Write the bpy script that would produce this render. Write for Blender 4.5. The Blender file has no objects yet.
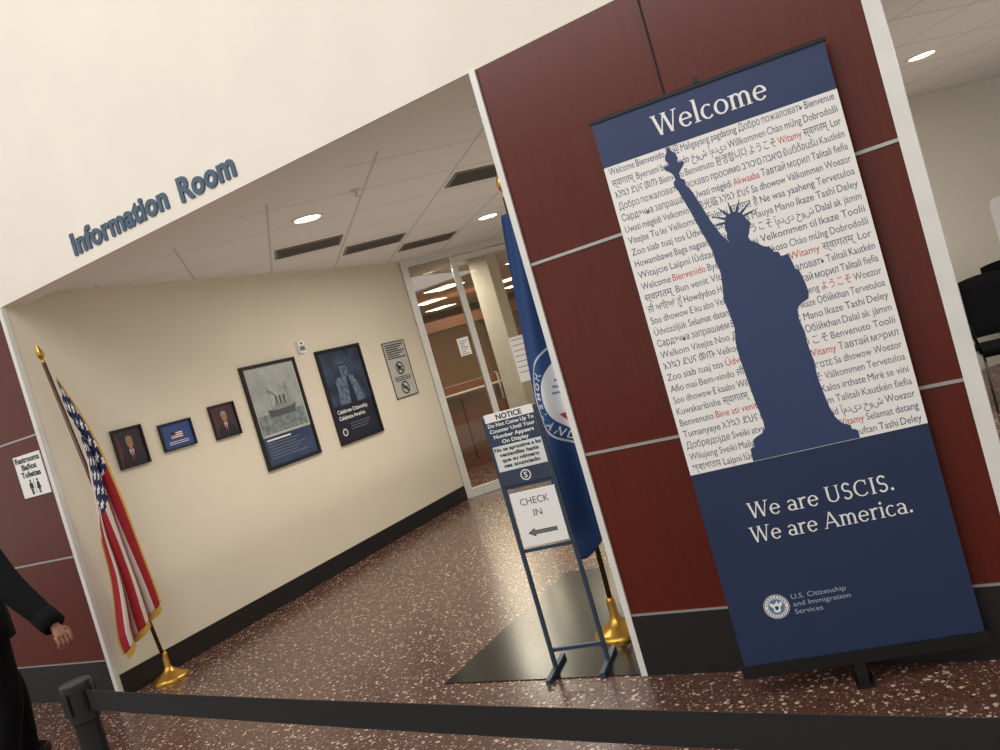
import bpy, math, random
from mathutils import Vector, Matrix
from mathutils.geometry import tessellate_polygon
random.seed(4)
COL=bpy.context.scene.collection
D=3.0932; XP=-1.5157; XL=-5.1735; XR=-0.0856; HS=2.6253; H1=1.7913; H2=0.9698; HC=2.6955; YF=7.4612

# ---------------- materials ----------------
def lin(c):
    c=c/255.0
    return c/12.92 if c<=.04045 else ((c+.055)/1.055)**2.4
def L3(rgb): return tuple(lin(v) for v in rgb)+(1.0,)
MATS={}
def mat(name,rgb,rough=.6,metal=0.0,var=.05,scale=8.0,emit=0,bump=0,spec=.5):
    if name in MATS: return MATS[name]
    m=bpy.data.materials.new(name); m.use_nodes=True; nt=m.node_tree; b=nt.nodes["Principled BSDF"]
    b.inputs["Roughness"].default_value=rough; b.inputs["Metallic"].default_value=metal
    b.inputs["Specular IOR Level"].default_value=spec
    tc=nt.nodes.new("ShaderNodeTexCoord"); nz=nt.nodes.new("ShaderNodeTexNoise"); nz.inputs["Scale"].default_value=scale; nz.inputs["Detail"].default_value=4
    nt.links.new(tc.outputs["Object"],nz.inputs["Vector"])
    r=nt.nodes.new("ShaderNodeValToRGB"); c=L3(rgb)
    r.color_ramp.elements[0].position=.3; r.color_ramp.elements[1].position=.7
    r.color_ramp.elements[0].color=tuple(v*(1-var) for v in c[:3])+(1,); r.color_ramp.elements[1].color=tuple(min(1,v*(1+var)) for v in c[:3])+(1,)
    nt.links.new(nz.outputs["Fac"],r.inputs["Fac"]); nt.links.new(r.outputs["Color"],b.inputs["Base Color"])
    if emit:
        b.inputs["Emission Color"].default_value=c; b.inputs["Emission Strength"].default_value=emit
    if bump:
        bp=nt.nodes.new("ShaderNodeBump"); bp.inputs["Strength"].default_value=bump; bp.inputs["Distance"].default_value=.01
        nt.links.new(nz.outputs["Fac"],bp.inputs["Height"]); nt.links.new(bp.outputs[0],b.inputs["Normal"])
    MATS[name]=m; return m
class NB:
    def __init__(s,name,rough=.5):
        s.m=bpy.data.materials.new(name); s.m.use_nodes=True; s.nt=s.m.node_tree; s.b=s.nt.nodes["Principled BSDF"]; s.b.inputs["Roughness"].default_value=rough
    def n(s,t,**k):
        x=s.nt.nodes.new(t)
        for a,v in k.items(): setattr(x,a,v)
        return x
    def lk(s,a,b): s.nt.links.new(a,b)
    def M(s,op,a,b=None,c=None):
        x=s.n("ShaderNodeMath",operation=op)
        for i,v in enumerate((a,b,c)):
            if v is None: continue
            if isinstance(v,(int,float)): x.inputs[i].default_value=v
            else: s.lk(v,x.inputs[i])
        return x.outputs[0]
    def mix(s,f,a,b):
        x=s.n("ShaderNodeMix",data_type='RGBA')
        if isinstance(f,(int,float)): x.inputs[0].default_value=f
        else: s.lk(f,x.inputs[0])
        for i,v in ((6,a),(7,b)):
            if isinstance(v,tuple): x.inputs[i].default_value=v
            else: s.lk(v,x.inputs[i])
        return x.outputs[2]
    def sep(s,kind="Object"):
        t=s.n("ShaderNodeTexCoord"); x=s.n("ShaderNodeSeparateXYZ"); s.lk(t.outputs[kind],x.inputs[0]); return x.outputs[0],x.outputs[1],x.outputs[2],t.outputs[kind]
    def noise(s,vec,scale,detail=4):
        x=s.n("ShaderNodeTexNoise"); x.inputs["Scale"].default_value=scale; x.inputs["Detail"].default_value=detail; s.lk(vec,x.inputs["Vector"]); return x.outputs["Fac"]
    def out(s,c): s.lk(c,s.b.inputs["Base Color"])

def floor_mat():
    k=NB("speckled_terrazzo",.3); X,Y,Z,V=k.sep()
    col=k.mix(k.noise(V,60),L3((62,39,32)),L3((100,68,56)))
    for sc,lo,hi,c in ((31,.55,.26,(194,172,154)),(54,.5,.27,(178,150,132)),(40,.5,.2,(40,26,23)),(84,.5,.26,(150,122,104))):
        v=k.n("ShaderNodeTexVoronoi"); v.inputs["Scale"].default_value=sc; k.lk(V,v.inputs["Vector"])
        w=k.n("ShaderNodeTexWhiteNoise",noise_dimensions='3D'); k.lk(v.outputs["Position"],w.inputs["Vector"])
        nn=k.noise(V,sc*3,2)
        d=k.M('ADD',v.outputs["Distance"],k.M('MULTIPLY',k.M('SUBTRACT',nn,.5),.3))
        sel=k.M('LESS_THAN',w.outputs["Value"],lo)
        f=k.M('MULTIPLY',k.M('LESS_THAN',d,hi),sel)
        col=k.mix(f,col,L3(c))
    k.out(col); k.b.inputs["Roughness"].default_value=.25; k.b.inputs["Specular IOR Level"].default_value=.5
    return k.m
def dark_floor_mat():
    k=NB("dark_floor_tile",.2); X,Y,Z,V=k.sep()
    k.out(k.mix(k.noise(V,40),L3((13,12,12)),L3((27,24,23)))); k.b.inputs["Specular IOR Level"].default_value=.35; return k.m
def ceil_mat():
    k=NB("ceiling_tile_grid",.9); X,Y,Z,V=k.sep()
    u=k.M('FRACT',k.M('DIVIDE',k.M('SUBTRACT',k.M('ADD',X,Y),.35-8.627),.8627))
    w=k.M('FRACT',k.M('DIVIDE',k.M('ADD',k.M('SUBTRACT',X,Y),9.07+17.254),.8627))
    def near(a): 
        return k.M('LESS_THAN',k.M('SUBTRACT',.5,k.M('ABSOLUTE',k.M('SUBTRACT',a,.5))),.014)
    g=k.M('MAXIMUM',near(u),near(w))
    inr=k.M('GREATER_THAN',Y,3.72); g=k.M('MULTIPLY',g,inr)
    tile=k.mix(k.noise(V,120),L3((218,213,206)),L3((234,229,222)))
    k.out(k.mix(g,tile,L3((198,193,185)))); return k.m
def wood_mat():
    k=NB("cherry_wood_laminate",.28); X,Y,Z,V=k.sep()
    mp=k.n("ShaderNodeMapping"); mp.inputs["Scale"].default_value=(22,22,1.2); k.lk(V,mp.inputs[0])
    n1=k.noise(mp.outputs[0],2.5,8)
    n2=k.noise(V,1.5,3)
    c=k.mix(n1,L3((76,20,9)),L3((100,34,19))); c=k.mix(k.M('MULTIPLY',n2,.4),c,L3((80,25,13)))
    k.out(c); k.b.inputs["Specular IOR Level"].default_value=.4; return k.m
def usflag_mat():
    k=NB("american_flag_cloth",.75); X,Y,Z,V=k.sep("UV")
    odd=k.M('LESS_THAN',k.M('FRACT',k.M('MULTIPLY',Y,6.5)),.54)
    st=k.mix(odd,L3((214,200,190)),L3((150,18,32)))
    can=k.M('MULTIPLY',k.M('LESS_THAN',X,.4),k.M('LESS_THAN',Y,7/13))
    a=k.M('MULTIPLY',X,11/.4*.5); b=k.M('MULTIPLY',Y,9/(7/13)*.5)
    def dots(ox,oy):
        dx=k.M('SUBTRACT',k.M('FRACT',k.M('ADD',a,ox)),.5); dy=k.M('SUBTRACT',k.M('FRACT',k.M('ADD',b,oy)),.5)
        dx=k.M('MULTIPLY',dx,1.05)
        ang=k.M('ARCTAN2',dy,dx); r=k.M('SQRT',k.M('ADD',k.M('MULTIPLY',dx,dx),k.M('MULTIPLY',dy,dy)))
        rad=k.M('ADD',.2,k.M('MULTIPLY',k.M('COSINE',k.M('MULTIPLY',ang,5)),.07))
        return k.M('LESS_THAN',r,rad)
    s=k.M('MAXIMUM',dots(0,0),dots(.5,.5))
    cc=k.mix(s,L3((24,32,74)),L3((222,218,214)))
    k.out(k.mix(can,st,cc)); return k.m
def cloud_mat(name,c1,c2,scale):
    k=NB(name,.5); X,Y,Z,V=k.sep(); n=k.noise(V,scale,6)
    f=k.M('MULTIPLY',k.M('SUBTRACT',n,.35),3.2); f=k.M('MINIMUM',k.M('MAXIMUM',f,0),1)
    k.out(k.mix(f,L3(c1),L3(c2))); return k.m
M_floor=floor_mat(); M_dark=dark_floor_mat(); M_ceil=ceil_mat(); M_wood=wood_mat()
M_cream=mat("cream_paint",(230,223,210),.85,var=.02,scale=3)
M_cwall=mat("beige_paint",(223,213,193),.8,var=.02,scale=3)
M_base=mat("black_rubber_base",(24,23,24),.45)
M_alu=mat("brushed_aluminium",(176,176,172),.4,.6,scale=60)
M_trim=mat("pale_metal_trim",(222,220,214),.5,.05)
M_seam=mat("dark_seam",(26,12,12),.8)
M_navy=mat("navy_print",(40,56,94),.5,var=.03)
M_navy2=mat("navy_print_lower",(31,47,79),.5,var=.03)
M_sil=mat("statue_blue_print",(46,62,100),.5,var=.03)
M_white=mat("white_print",(236,234,230),.6,var=.01)
M_tgrey=mat("slate_text_ink",(112,116,132),.6)
M_tdark=mat("navy_text_ink",(90,98,122),.6)
M_tred=mat("red_text_ink",(198,90,78),.6)
M_black=mat("black_plastic",(18,18,19),.4)
M_brass=mat("polished_brass",(196,150,70),.28,.9,scale=20)
M_lett=mat("slate_blue_letter",(70,90,110),.5)
M_blue=mat("blue_powder_coated_metal",(50,66,86),.45,.2)

# ---------------- mesh builder ----------------
class MB:
    def __init__(s): s.v=[]; s.f=[]; s.mi=[]; s.mats=[]; s.uv={}; s.sm=[]
    def m(s,mt):
        if mt not in s.mats: s.mats.append(mt)
        return s.mats.index(mt)
    def add(s,vs,fs,mt,smooth=False):
        o=len(s.v); s.v+= [Vector(p) for p in vs]; i=s.m(mt)
        for f in fs: s.f.append([o+a for a in f]); s.mi.append(i); s.sm.append(smooth)
    def box(s,a,b,mt,R=None,c=None):
        x0,y0,z0=a;x1,y1,z1=b
        vs=[Vector(p) for p in((x0,y0,z0),(x1,y0,z0),(x1,y1,z0),(x0,y1,z0),(x0,y0,z1),(x1,y0,z1),(x1,y1,z1),(x0,y1,z1))]
        if R is not None: vs=[R@p+Vector(c) for p in vs]
        s.add(vs,[(0,3,2,1),(4,5,6,7),(0,1,5,4),(1,2,6,5),(2,3,7,6),(3,0,4,7)],mt)
    def tube(s,pts,rs,mt,n=14,cap=True):
        pts=[Vector(p) for p in pts]
        if isinstance(rs,(int,float)): rs=[rs]*len(pts)
        vs=[];fs=[]
        for i,p in enumerate(pts):
            d=(pts[min(i+1,len(pts)-1)]-pts[max(i-1,0)]).normalized()
            ref=Vector((0,0,1)) if abs(d.z)<.9 else Vector((1,0,0))
            a=d.cross(ref).normalized();b=d.cross(a)
            for j in range(n):
                t=2*math.pi*j/n; vs.append(p+(a*math.cos(t)+b*math.sin(t))*rs[i])
        for i in range(len(pts)-1):
            for j in range(n):
                k=(j+1)%n; fs.append((i*n+j,i*n+k,(i+1)*n+k,(i+1)*n+j))
        if cap: fs.append(tuple(range(n))[::-1]); fs.append(tuple((len(pts)-1)*n+j for j in range(n)))
        s.add(vs,fs,mt,True)
    def lathe(s,c,prof,mt,n=28,axis=None):
        vs=[];fs=[]
        A=(axis or Vector((0,0,1))).normalized(); ref=Vector((1,0,0)) if abs(A.x)<.9 else Vector((0,1,0))
        a=A.cross(ref).normalized(); b=A.cross(a)
        for r,z in prof:
            for j in range(n):
                t=2*math.pi*j/n; vs.append(Vector(c)+A*z+(a*math.cos(t)+b*math.sin(t))*max(r,1e-4))
        for i in range(len(prof)-1):
            for j in range(n):
                k=(j+1)%n; fs.append((i*n+j,i*n+k,(i+1)*n+k,(i+1)*n+j))
        s.add(vs,fs,mt,True)
    def obj(s,name,parent=None,origin=None,**props):
        if parent is not None: o0=parent["_w"]; o0=Vector(o0)
        else:
            if origin is None:
                lo=[min(p[i] for p in s.v) for i in range(3)];hi=[max(p[i] for p in s.v) for i in range(3)]
                origin=((lo[0]+hi[0])/2,(lo[1]+hi[1])/2,lo[2])
            o0=Vector(origin)
        me=bpy.data.meshes.new(name); me.from_pydata([tuple(p-o0) for p in s.v],[],s.f)
        for mt in s.mats: me.materials.append(mt)
        me.polygons.foreach_set("material_index",s.mi); me.polygons.foreach_set("use_smooth",s.sm)
        me.update()
        ob=bpy.data.objects.new(name,me); COL.objects.link(ob)
        if parent is not None: ob.parent=parent
        else: ob.location=o0; ob["_w"]=tuple(o0)
        for k,v in props.items(): ob[k]=v
        return ob
def empty(name,loc,label,category,**props):
    e=bpy.data.objects.new(name,None); e.empty_display_size=.1; COL.objects.link(e); e.location=loc; e["_w"]=tuple(loc)
    e["label"]=label; e["category"]=category
    for k,v in props.items(): e[k]=v
    return e
class Sheet:
    """flat printed surface: origin, u axis, v axis; n faces the viewer; k = size factor"""
    def __init__(s,mb,O,u,v,k=1.0):
        s.mb=mb; s.O=Vector(O); s.u=Vector(u).normalized(); s.v=Vector(v).normalized(); s.n=s.u.cross(s.v); s.k=k
    def p(s,a,b,off=0): return s.O+s.u*a*s.k+s.v*b*s.k+s.n*off
    def rect(s,u0,v0,u1,v1,mt,off=0):
        s.mb.add([s.p(u0,v0,off),s.p(u1,v0,off),s.p(u1,v1,off),s.p(u0,v1,off)],[(0,1,2,3)],mt)
    def poly(s,pts,mt,off=0):
        pts=[Vector((a,b,0)) for a,b in pts]
        tr=tessellate_polygon([pts]); fs=[]
        for t in tr:
            a,b,c=[pts[i] for i in t]
            fs.append(tuple(t) if (b-a).cross(c-a).z>0 else tuple(t)[::-1])
        s.mb.add([s.p(q.x,q.y,off) for q in pts],fs,mt)
    def disc(s,cu,cv,r,mt,off=0,n=32,ry=None):
        ry=ry or r
        s.poly([(cu+r*math.cos(2*math.pi*i/n),cv+ry*math.sin(2*math.pi*i/n)) for i in range(n)],mt,off)
    def ring(s,cu,cv,r0,r1,mt,off=0,n=32,a0=0,a1=360):
        for i in range(n):
            t0=math.radians(a0+(a1-a0)*i/n);t1=math.radians(a0+(a1-a0)*(i+1)/n)
            s.mb.add([s.p(cu+r*math.cos(t),cv+r*math.sin(t),off) for r,t in((r0,t0),(r1,t0),(r1,t1),(r0,t1))],[(0,1,2,3)],mt)
    def box(s,u0,v0,u1,v1,o0,o1,mt):
        vs=[s.p(a,b,o) for o in(o0,o1) for a,b in((u0,v0),(u1,v0),(u1,v1),(u0,v1))]
        s.mb.add(vs,[(0,3,2,1),(4,5,6,7),(0,1,5,4),(1,2,6,5),(2,3,7,6),(3,0,4,7)],mt)
    def frame(s,u0,v0,u1,v1,w,o0,o1,mt):
        s.box(u0,v0,u1,v0+w,o0,o1,mt);s.box(u0,v1-w,u1,v1,o0,o1,mt);s.box(u0,v0+w,u0+w,v1-w,o0,o1,mt);s.box(u1-w,v0+w,u1,v1-w,o0,o1,mt)
    def geo(s,g,u0,v0,sx,sy,mt,off):
        vs,fs=g; s.mb.add([s.p(u0+x*sx,v0+y*sy,off) for x,y in vs],fs,mt)
    def text(s,body,u,v,h,mt,off=.001,align='L',width=None,bold=0,maxw=None):
        """h = capital height"""
        g,w=textgeo(body,bold); sx=h/.7; sy=sx
        if width: sx=width/w
        elif maxw and w*sx>maxw: sx=maxw/w
        W=w*sx
        if align=='C': u-=W/2
        if align=='R': u-=W
        s.geo(g,u,v,sx,sy,mt,off); return W
    def solid_text(s,body,u,v,h,width,mt,depth,bold=0):
        cu=bpy.data.curves.new("t","FONT"); cu.body=body; cu.size=1; cu.offset=bold; cu.resolution_u=4; cu.extrude=.5; cu.space_character=1.06
        ob=bpy.data.objects.new("t",cu); COL.objects.link(ob); bpy.context.view_layer.update()
        dg=bpy.context.evaluated_depsgraph_get(); me=bpy.data.meshes.new_from_object(ob.evaluated_get(dg))
        x0=min(p.co.x for p in me.vertices); x1=max(p.co.x for p in me.vertices); sx=width/(x1-x0); sy=h/.7
        s.mb.add([s.p(u+(p.co.x-x0)*sx,v+p.co.y*sy,(p.co.z+.5)*depth) for p in me.vertices],[tuple(p.vertices) for p in me.polygons],mt)
        bpy.data.objects.remove(ob)
TC={}
def textgeo(body,bold=0):
    k=(body,bold)
    if k in TC: return TC[k]
    cu=bpy.data.curves.new("t","FONT"); cu.body=body; cu.size=1; cu.offset=bold; cu.resolution_u=3
    ob=bpy.data.objects.new("t",cu); COL.objects.link(ob); bpy.context.view_layer.update()
    dg=bpy.context.evaluated_depsgraph_get(); me=bpy.data.meshes.new_from_object(ob.evaluated_get(dg))
    vs=[(p.co.x,p.co.y) for p in me.vertices]; fs=[]
    for p in me.polygons:
        t=list(p.vertices); 
        if p.normal.z<0: t=t[::-1]
        fs.append(t)
    bpy.data.objects.remove(ob); bpy.data.curves.remove(cu); bpy.data.meshes.remove(me)
    x0=min([a for a,b in vs] or [0]); x1=max([a for a,b in vs] or [1])
    vs=[(a-x0,b) for a,b in vs]
    TC[k]=((vs,fs),max(x1-x0,.01)); return TC[k]

# ---------------- serif lettering ----------------
def glyph(ch,T=.095,t=.042,sf=.03,sw=.055):
    P=[]
    def quad(a,b,c,d): P.append([a,b,c,d])
    def stem(x,y0,y1,w=T): quad((x-w/2,y0),(x+w/2,y0),(x+w/2,y1),(x-w/2,y1))
    def serif(x,y,l=1,r=1,w=T):
        quad((x-w/2-sw*l,y),(x+w/2+sw*r,y),(x+w/2+sw*r,y+sf),(x-w/2-sw*l,y+sf))
    def diag(x0,y0,x1,y1,w): 
        quad((x0-w/2,y0),(x0+w/2,y0),(x1+w/2,y1),(x1-w/2,y1))
    def arc(cx,cy,rx,ry,a0,a1,T_=T,t_=t,n=20):
        pr=None
        for i in range(n+1):
            a=math.radians(a0+(a1-a0)*i/n); th=t_+(T_-t_)*math.cos(a)**2
            o=(cx+(rx+th/2)*math.cos(a),cy+(ry+th/2)*math.sin(a)); q=(cx+(rx-th/2)*math.cos(a),cy+(ry-th/2)*math.sin(a))
            if pr: quad(pr[1],pr[0],o,q)
            pr=(o,q)
    def hb(x0,x1,y,h=None):
        h=h or t; quad((x0,y-h/2),(x1,y-h/2),(x1,y+h/2),(x0,y+h/2))
    x=.45;C=.66
    if ch=='W':
        diag(.2,0,.04,C,T);diag(.2,0,.38,C,t);diag(.56,0,.38,C,T);diag(.56,0,.74,C,t)
        for q in(.04,.38,.74): serif(q,C-sf,1,1,T*.7)
        a=.82
    elif ch=='A':
        diag(.06,0,.3,C,t);diag(.56,0,.3,C,T);hb(.14,.46,.22);serif(.06,0,1,1,t);serif(.56,0);a=.64
    elif ch=='e': arc(.23,.22,.17,.21,8,322);hb(.07,.43,.24);a=.47
    elif ch=='l': stem(.12,0,.72);serif(.12,0);serif(.12,.72-sf,1,0);a=.25
    elif ch=='i': stem(.12,0,x);serif(.12,0);serif(.12,x-sf,1,0);P.append([(.12+.058*math.cos(k*.6283),.6+.058*math.sin(k*.6283)) for k in range(10)]);a=.25
    elif ch=='c': arc(.23,.22,.17,.21,48,318);a=.43
    elif ch=='o': arc(.24,.22,.18,.21,0,360);a=.49
    elif ch in 'nm':
        n=1 if ch=='n' else 2
        for k in range(n+1): stem(.12+.25*k,0,.3 if k else x);serif(.12+.25*k,0,.8,.8)
        serif(.12,x-sf,1,0)
        for k in range(n): arc(.245+.25*k,.28,.125,.155,0,160,T,t*1.2)
        a=.26+.25*n
    elif ch=='r': stem(.12,0,x);serif(.12,0);serif(.12,x-sf,1,0);arc(.27,.27,.13,.16,55,150,T,t*1.5);a=.38
    elif ch=='a': stem(.34,0,.3);serif(.36,0,0,1,t);arc(.2,.29,.14,.14,0,150);arc(.21,.13,.14,.11,40,320);a=.45
    elif ch=='U': stem(.13,.22,C);stem(.51,.22,C,t*1.3);serif(.13,C-sf);serif(.51,C-sf,1,1,t*1.3);arc(.32,.22,.19,.2,180,360,T*.95,t);a=.64
    elif ch=='S': arc(.23,.485,.135,.155,25,270,T*.85,t*1.6);arc(.23,.175,.145,.155,90,-155,T*.85,t*1.6);a=.46
    elif ch=='C': arc(.34,.33,.26,.31,45,318);quad((.5,.44),(.54,.44),(.54,.64),(.5,.64));a=.62
    elif ch=='I': stem(.14,0,C);serif(.14,0);serif(.14,C-sf);a=.28
    elif ch=='.': P.append([(.1+.06*math.cos(k*.6283),.055+.06*math.sin(k*.6283)) for k in range(10)]);a=.2
    else: a=.24
    return P,a
def serif_polys(s,**k):
    x=0;out=[]
    for ch in s:
        P,a=glyph(ch,**k)
        for q in P: out.append([(px+x,py) for px,py in q])
        x+=a
    return out,x
def ccw(q):
    A=sum(q[i][0]*q[(i+1)%len(q)][1]-q[(i+1)%len(q)][0]*q[i][1] for i in range(len(q)))
    return q if A>0 else q[::-1]
def serif_text(sh,s,u,v,cap,mt,off,width=None,**k):
    P,w=serif_polys(s,**k); sy=cap/.66; sx=width/w if width else sy
    for i,q in enumerate(P):
        q=ccw([(u+a*sx,v+b*sy) for a,b in q]); n=len(q)
        eps=(i%7)*.00003
        sh.mb.add([sh.p(a,b,off+eps) for a,b in q],[tuple(range(n))],mt)

def struct(mb,name,origin=(0,0,0)):
    return mb.obj(name,origin=origin,kind="structure")
# ---------------- room shell ----------------
m=MB(); m.add([(-16,-5,0),(5,-5,0),(5,22,0),(-16,22,0)],[(0,1,2,3)],M_floor); struct(m,"floor")
m=MB(); m.box((-2.58,D,.0),(-1.40,4.55,.004),M_dark); struct(m,"trim_1")
m=MB(); m.box((-16,D+.01,HC),(5,22,HC+.05),M_ceil); struct(m,"ceiling")
m=MB(); m.box((-11,D,HS),(4.5,D+.16,6.5),M_cream); struct(m,"wall_upper")
def panel_wall(name,x0,x1,seams,depth=.16):
    m=MB(); m.box((x0,D,0),(x1,D+depth,HS),M_wood)
    for h in(H1,H2): m.box((x0,D-.004,h-.006),(x1,D+.001,h+.006),M_alu)
    for sx in seams: m.box((sx-.004,D-.002,.27),(sx+.004,D+.001,HS),M_seam)
    struct(m,name)
panel_wall("wall_front",XP,XR,[-.79])
panel_wall("wall_front_side",-11,XL-.03,[-6.6,-8.1,-9.6])
m=MB(); m.box((XP,D-.008,0),(XR,D,.26),M_base); m.box((XP,D-.006,.26),(XR,D,.268),M_alu); struct(m,"baseboard_front")
m=MB(); m.box((-11,D-.008,0),(XL-.03,D,.26),M_base); m.box((-11,D-.006,.26),(XL-.03,D,.268),M_alu); struct(m,"baseboard_side")
m=MB(); m.box((XP-.02,D-.012,0),(XP+.008,D+.17,HS),M_trim); struct(m,"trim_2")
m=MB(); m.box((XR-.008,D-.012,0),(XR+.045,D+.17,HS),M_trim); struct(m,"trim_3")
m=MB(); m.box((XL-.035,D-.012,0),(XL+.004,D+.02,HS),M_trim); struct(m,"trim_4")
m=MB(); m.box((XL-.12,D+.02,0),(XL,YF+.1,HC),M_cwall); struct(m,"wall_left")
m=MB(); m.box((XL,D+.02,0),(XL+.012,YF,.15),M_base); struct(m,"baseboard_left")
m=MB(); m.box((-1.42,D+.16,0),(-1.30,8.6,HC),M_cwall); struct(m,"wall_partition")
m=MB(); R=Matrix.Rotation(math.radians(45),3,'Z')
M_hall=mat("grey_beige_paint",(208,201,187),.85,var=.02)
m.box((0,0,0),(7,.1,HC),M_hall,R,(-1.5,7.7,0)); struct(m,"wall_back")
S0=Vector((XL,YF,0)); e=Vector((1,1,0)).normalized()
def dpt(s,off=0,z=0): return S0+e*s+Vector((-1,1,0)).normalized()*off+Vector((0,0,z))
M_frame=mat("satin_door_frame",(210,209,203),.4,.15)
m=MB()
def dbox(mb,s0,s1,z0,z1,o0,o1,mt): mb.box((s0,o0,z0),(s1,o1,z1),mt,R,S0)
dbox(m,1.75,5.4,0,HC,0,.1,M_cwall); struct(m,"wall_door_side")
m=MB()
dbox(m,0.0,.075,0,HC,-.03,.04,M_frame); dbox(m,.555,.585,0,2.62,-.03,.04,M_frame); dbox(m,1.68,1.75,0,HC,-.03,.04,M_frame)
dbox(m,.075,1.68,2.62,HC,-.03,.04,M_frame); dbox(m,.075,.555,0,.09,-.03,.04,M_frame); struct(m,"trim_5")
g=bpy.data.materials.new("clear_glass"); g.use_nodes=True
nt=g.node_tree; nt.nodes.clear(); tr=nt.nodes.new("ShaderNodeBsdfTransparent"); gl=nt.nodes.new("ShaderNodeBsdfGlossy"); gl.inputs[1].default_value=.03
tr.inputs[0].default_value=(.93,.94,.92,1); mx=nt.nodes.new("ShaderNodeMixShader"); fr=nt.nodes.new("ShaderNodeFresnel"); fr.inputs[0].default_value=1.5; o_=nt.nodes.new("ShaderNodeOutputMaterial")
nt.links.new(fr.outputs[0],mx.inputs[0]);nt.links.new(tr.outputs[0],mx.inputs[1]);nt.links.new(gl.outputs[0],mx.inputs[2]);nt.links.new(mx.outputs[0],o_.inputs[0])
m=MB(); dbox(m,.075,.555,.09,2.62,.0,.006,g); struct(m,"window_1")
dd=empty("door_1",tuple(dpt(1.14)),"silver framed glass door","door"); dd["kind"]="structure"; del dd["label"]; del dd["category"]
m=MB()
for a in((.59,.625,.01,2.61),(1.64,1.675,.01,2.61),(.625,1.64,.01,.16),(.625,1.64,2.55,2.61)): dbox(m,a[0],a[1],a[2],a[3],-.01,.03,M_frame)
m.obj("door_frame",dd)
m=MB(); dbox(m,.625,1.64,.16,2.55,.008,.014,g); m.obj("glass_pane",dd)
m=MB(); m.tube([dpt(.70,-.01,.95),dpt(.70,-.07,.95),dpt(.70,-.07,1.25),dpt(.70,-.01,1.25)],.011,M_alu); m.obj("handle",dd)
# deep service room behind the glass
M_bwall=mat("warm_tan_wall",(120,88,58),.8); M_bw=mat("service_counter_wood",(112,66,36),.35,scale=4)
m=MB(); dbox(m,-8,12,0,HC,10.2,10.3,M_bwall); struct(m,"wall_service_room")
m=MB(); dbox(m,-3.7,-3.6,0,HC,.1,10.2,M_bwall); struct(m,"wall_service_side")
def labelled(ob,label,cat,**k):
    ob["label"]=label; ob["category"]=cat
    for a,b in k.items(): ob[a]=b
    return ob
ctr=empty("service_counter",tuple(dpt(.1,1.9)),"brown wooden service counter behind the glass door","counter")
m=MB(); dbox(m,-1.2,3.0,0,1.0,2.2,2.7,M_bw)
for q in(-.5,.1,.7,1.3,1.9): dbox(m,q-.01,q+.01,.1,.97,2.19,2.2,M_seam)
m.obj("counter_body",ctr)
m=MB(); dbox(m,-1.25,3.05,1.0,1.04,2.12,2.78,mat("counter_top_stone",(84,66,54),.3)); m.obj("countertop",ctr)
dv=empty("service_booth",tuple(dpt(-.5,6.0)),"dark wood service booth with glass windows","booth")
m=MB(); dbox(m,-3.4,5,0,1.05,6.0,6.5,M_bw); m.obj("booth_counter",dv)
for q in(-2.4,-1.2,0,1.2,2.4,3.6):
    m=MB(); dbox(m,q-.05,q+.05,1.05,2.1,6.05,6.45,mat("booth_divider_wood",(84,50,30),.5)); m.obj("divider",dv)
m=MB(); dbox(m,-3.4,5,2.1,2.3,6.0,6.5,M_bw); m.obj("booth_header",dv)
M_colp=mat("column_paint",(240,232,216),.7)
m=MB(); m.box((-5.30,9.12,0),(-5.03,9.39,HC),M_colp); m.box((-5.32,9.10,0),(-5.01,9.41,.15),M_base); struct(m,"wall_column")
M_lamp=mat("lamp_glow",(255,240,210),.5,emit=14)
M_panel=mat("lamp_panel_glow",(255,236,196),.5,emit=7)
def panel_light(x,y,sx,sy):
    m=MB(); m.box((x-sx,y-sy,HC-.012),(x+sx,y+sy,HC-.001),M_panel,); 
    m.box((x-sx-.02,y-sy-.02,HC-.008),(x+sx+.02,y+sy+.02,HC+.005),M_trim)
    labelled(m.obj("ceiling_light_panel"),"glowing rectangular ceiling light in the service room","ceiling light",group="service room ceiling lights")
for (x,y) in ((-8.6,13.0),(-7.2,11.44),(-5.6,11.4),(-7.3,9.4),(-7.3,13.9),(-9.8,15.2),(-8.2,15.8)): panel_light(x,y,.25,.25)

def paper(s,z,w,h,label):
    mb=MB(); sh=Sheet(mb,dpt(s,.0,z),e,(0,0,1)); sh.box(0,0,w,h,0,.002,M_white)
    for i in range(7): sh.rect(.02,h-.04-i*h*.12,w-.02-(i%3)*.02,h-.032-i*h*.12,M_tgrey,.003)
    labelled(mb.obj("paper_notice"),label,"notice")
paper(.38,1.52,.13,.2,"small white paper notice taped to the glass sidelight")
paper(.96,1.05,.36,.52,"large white printed notice taped to the glass door")

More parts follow.
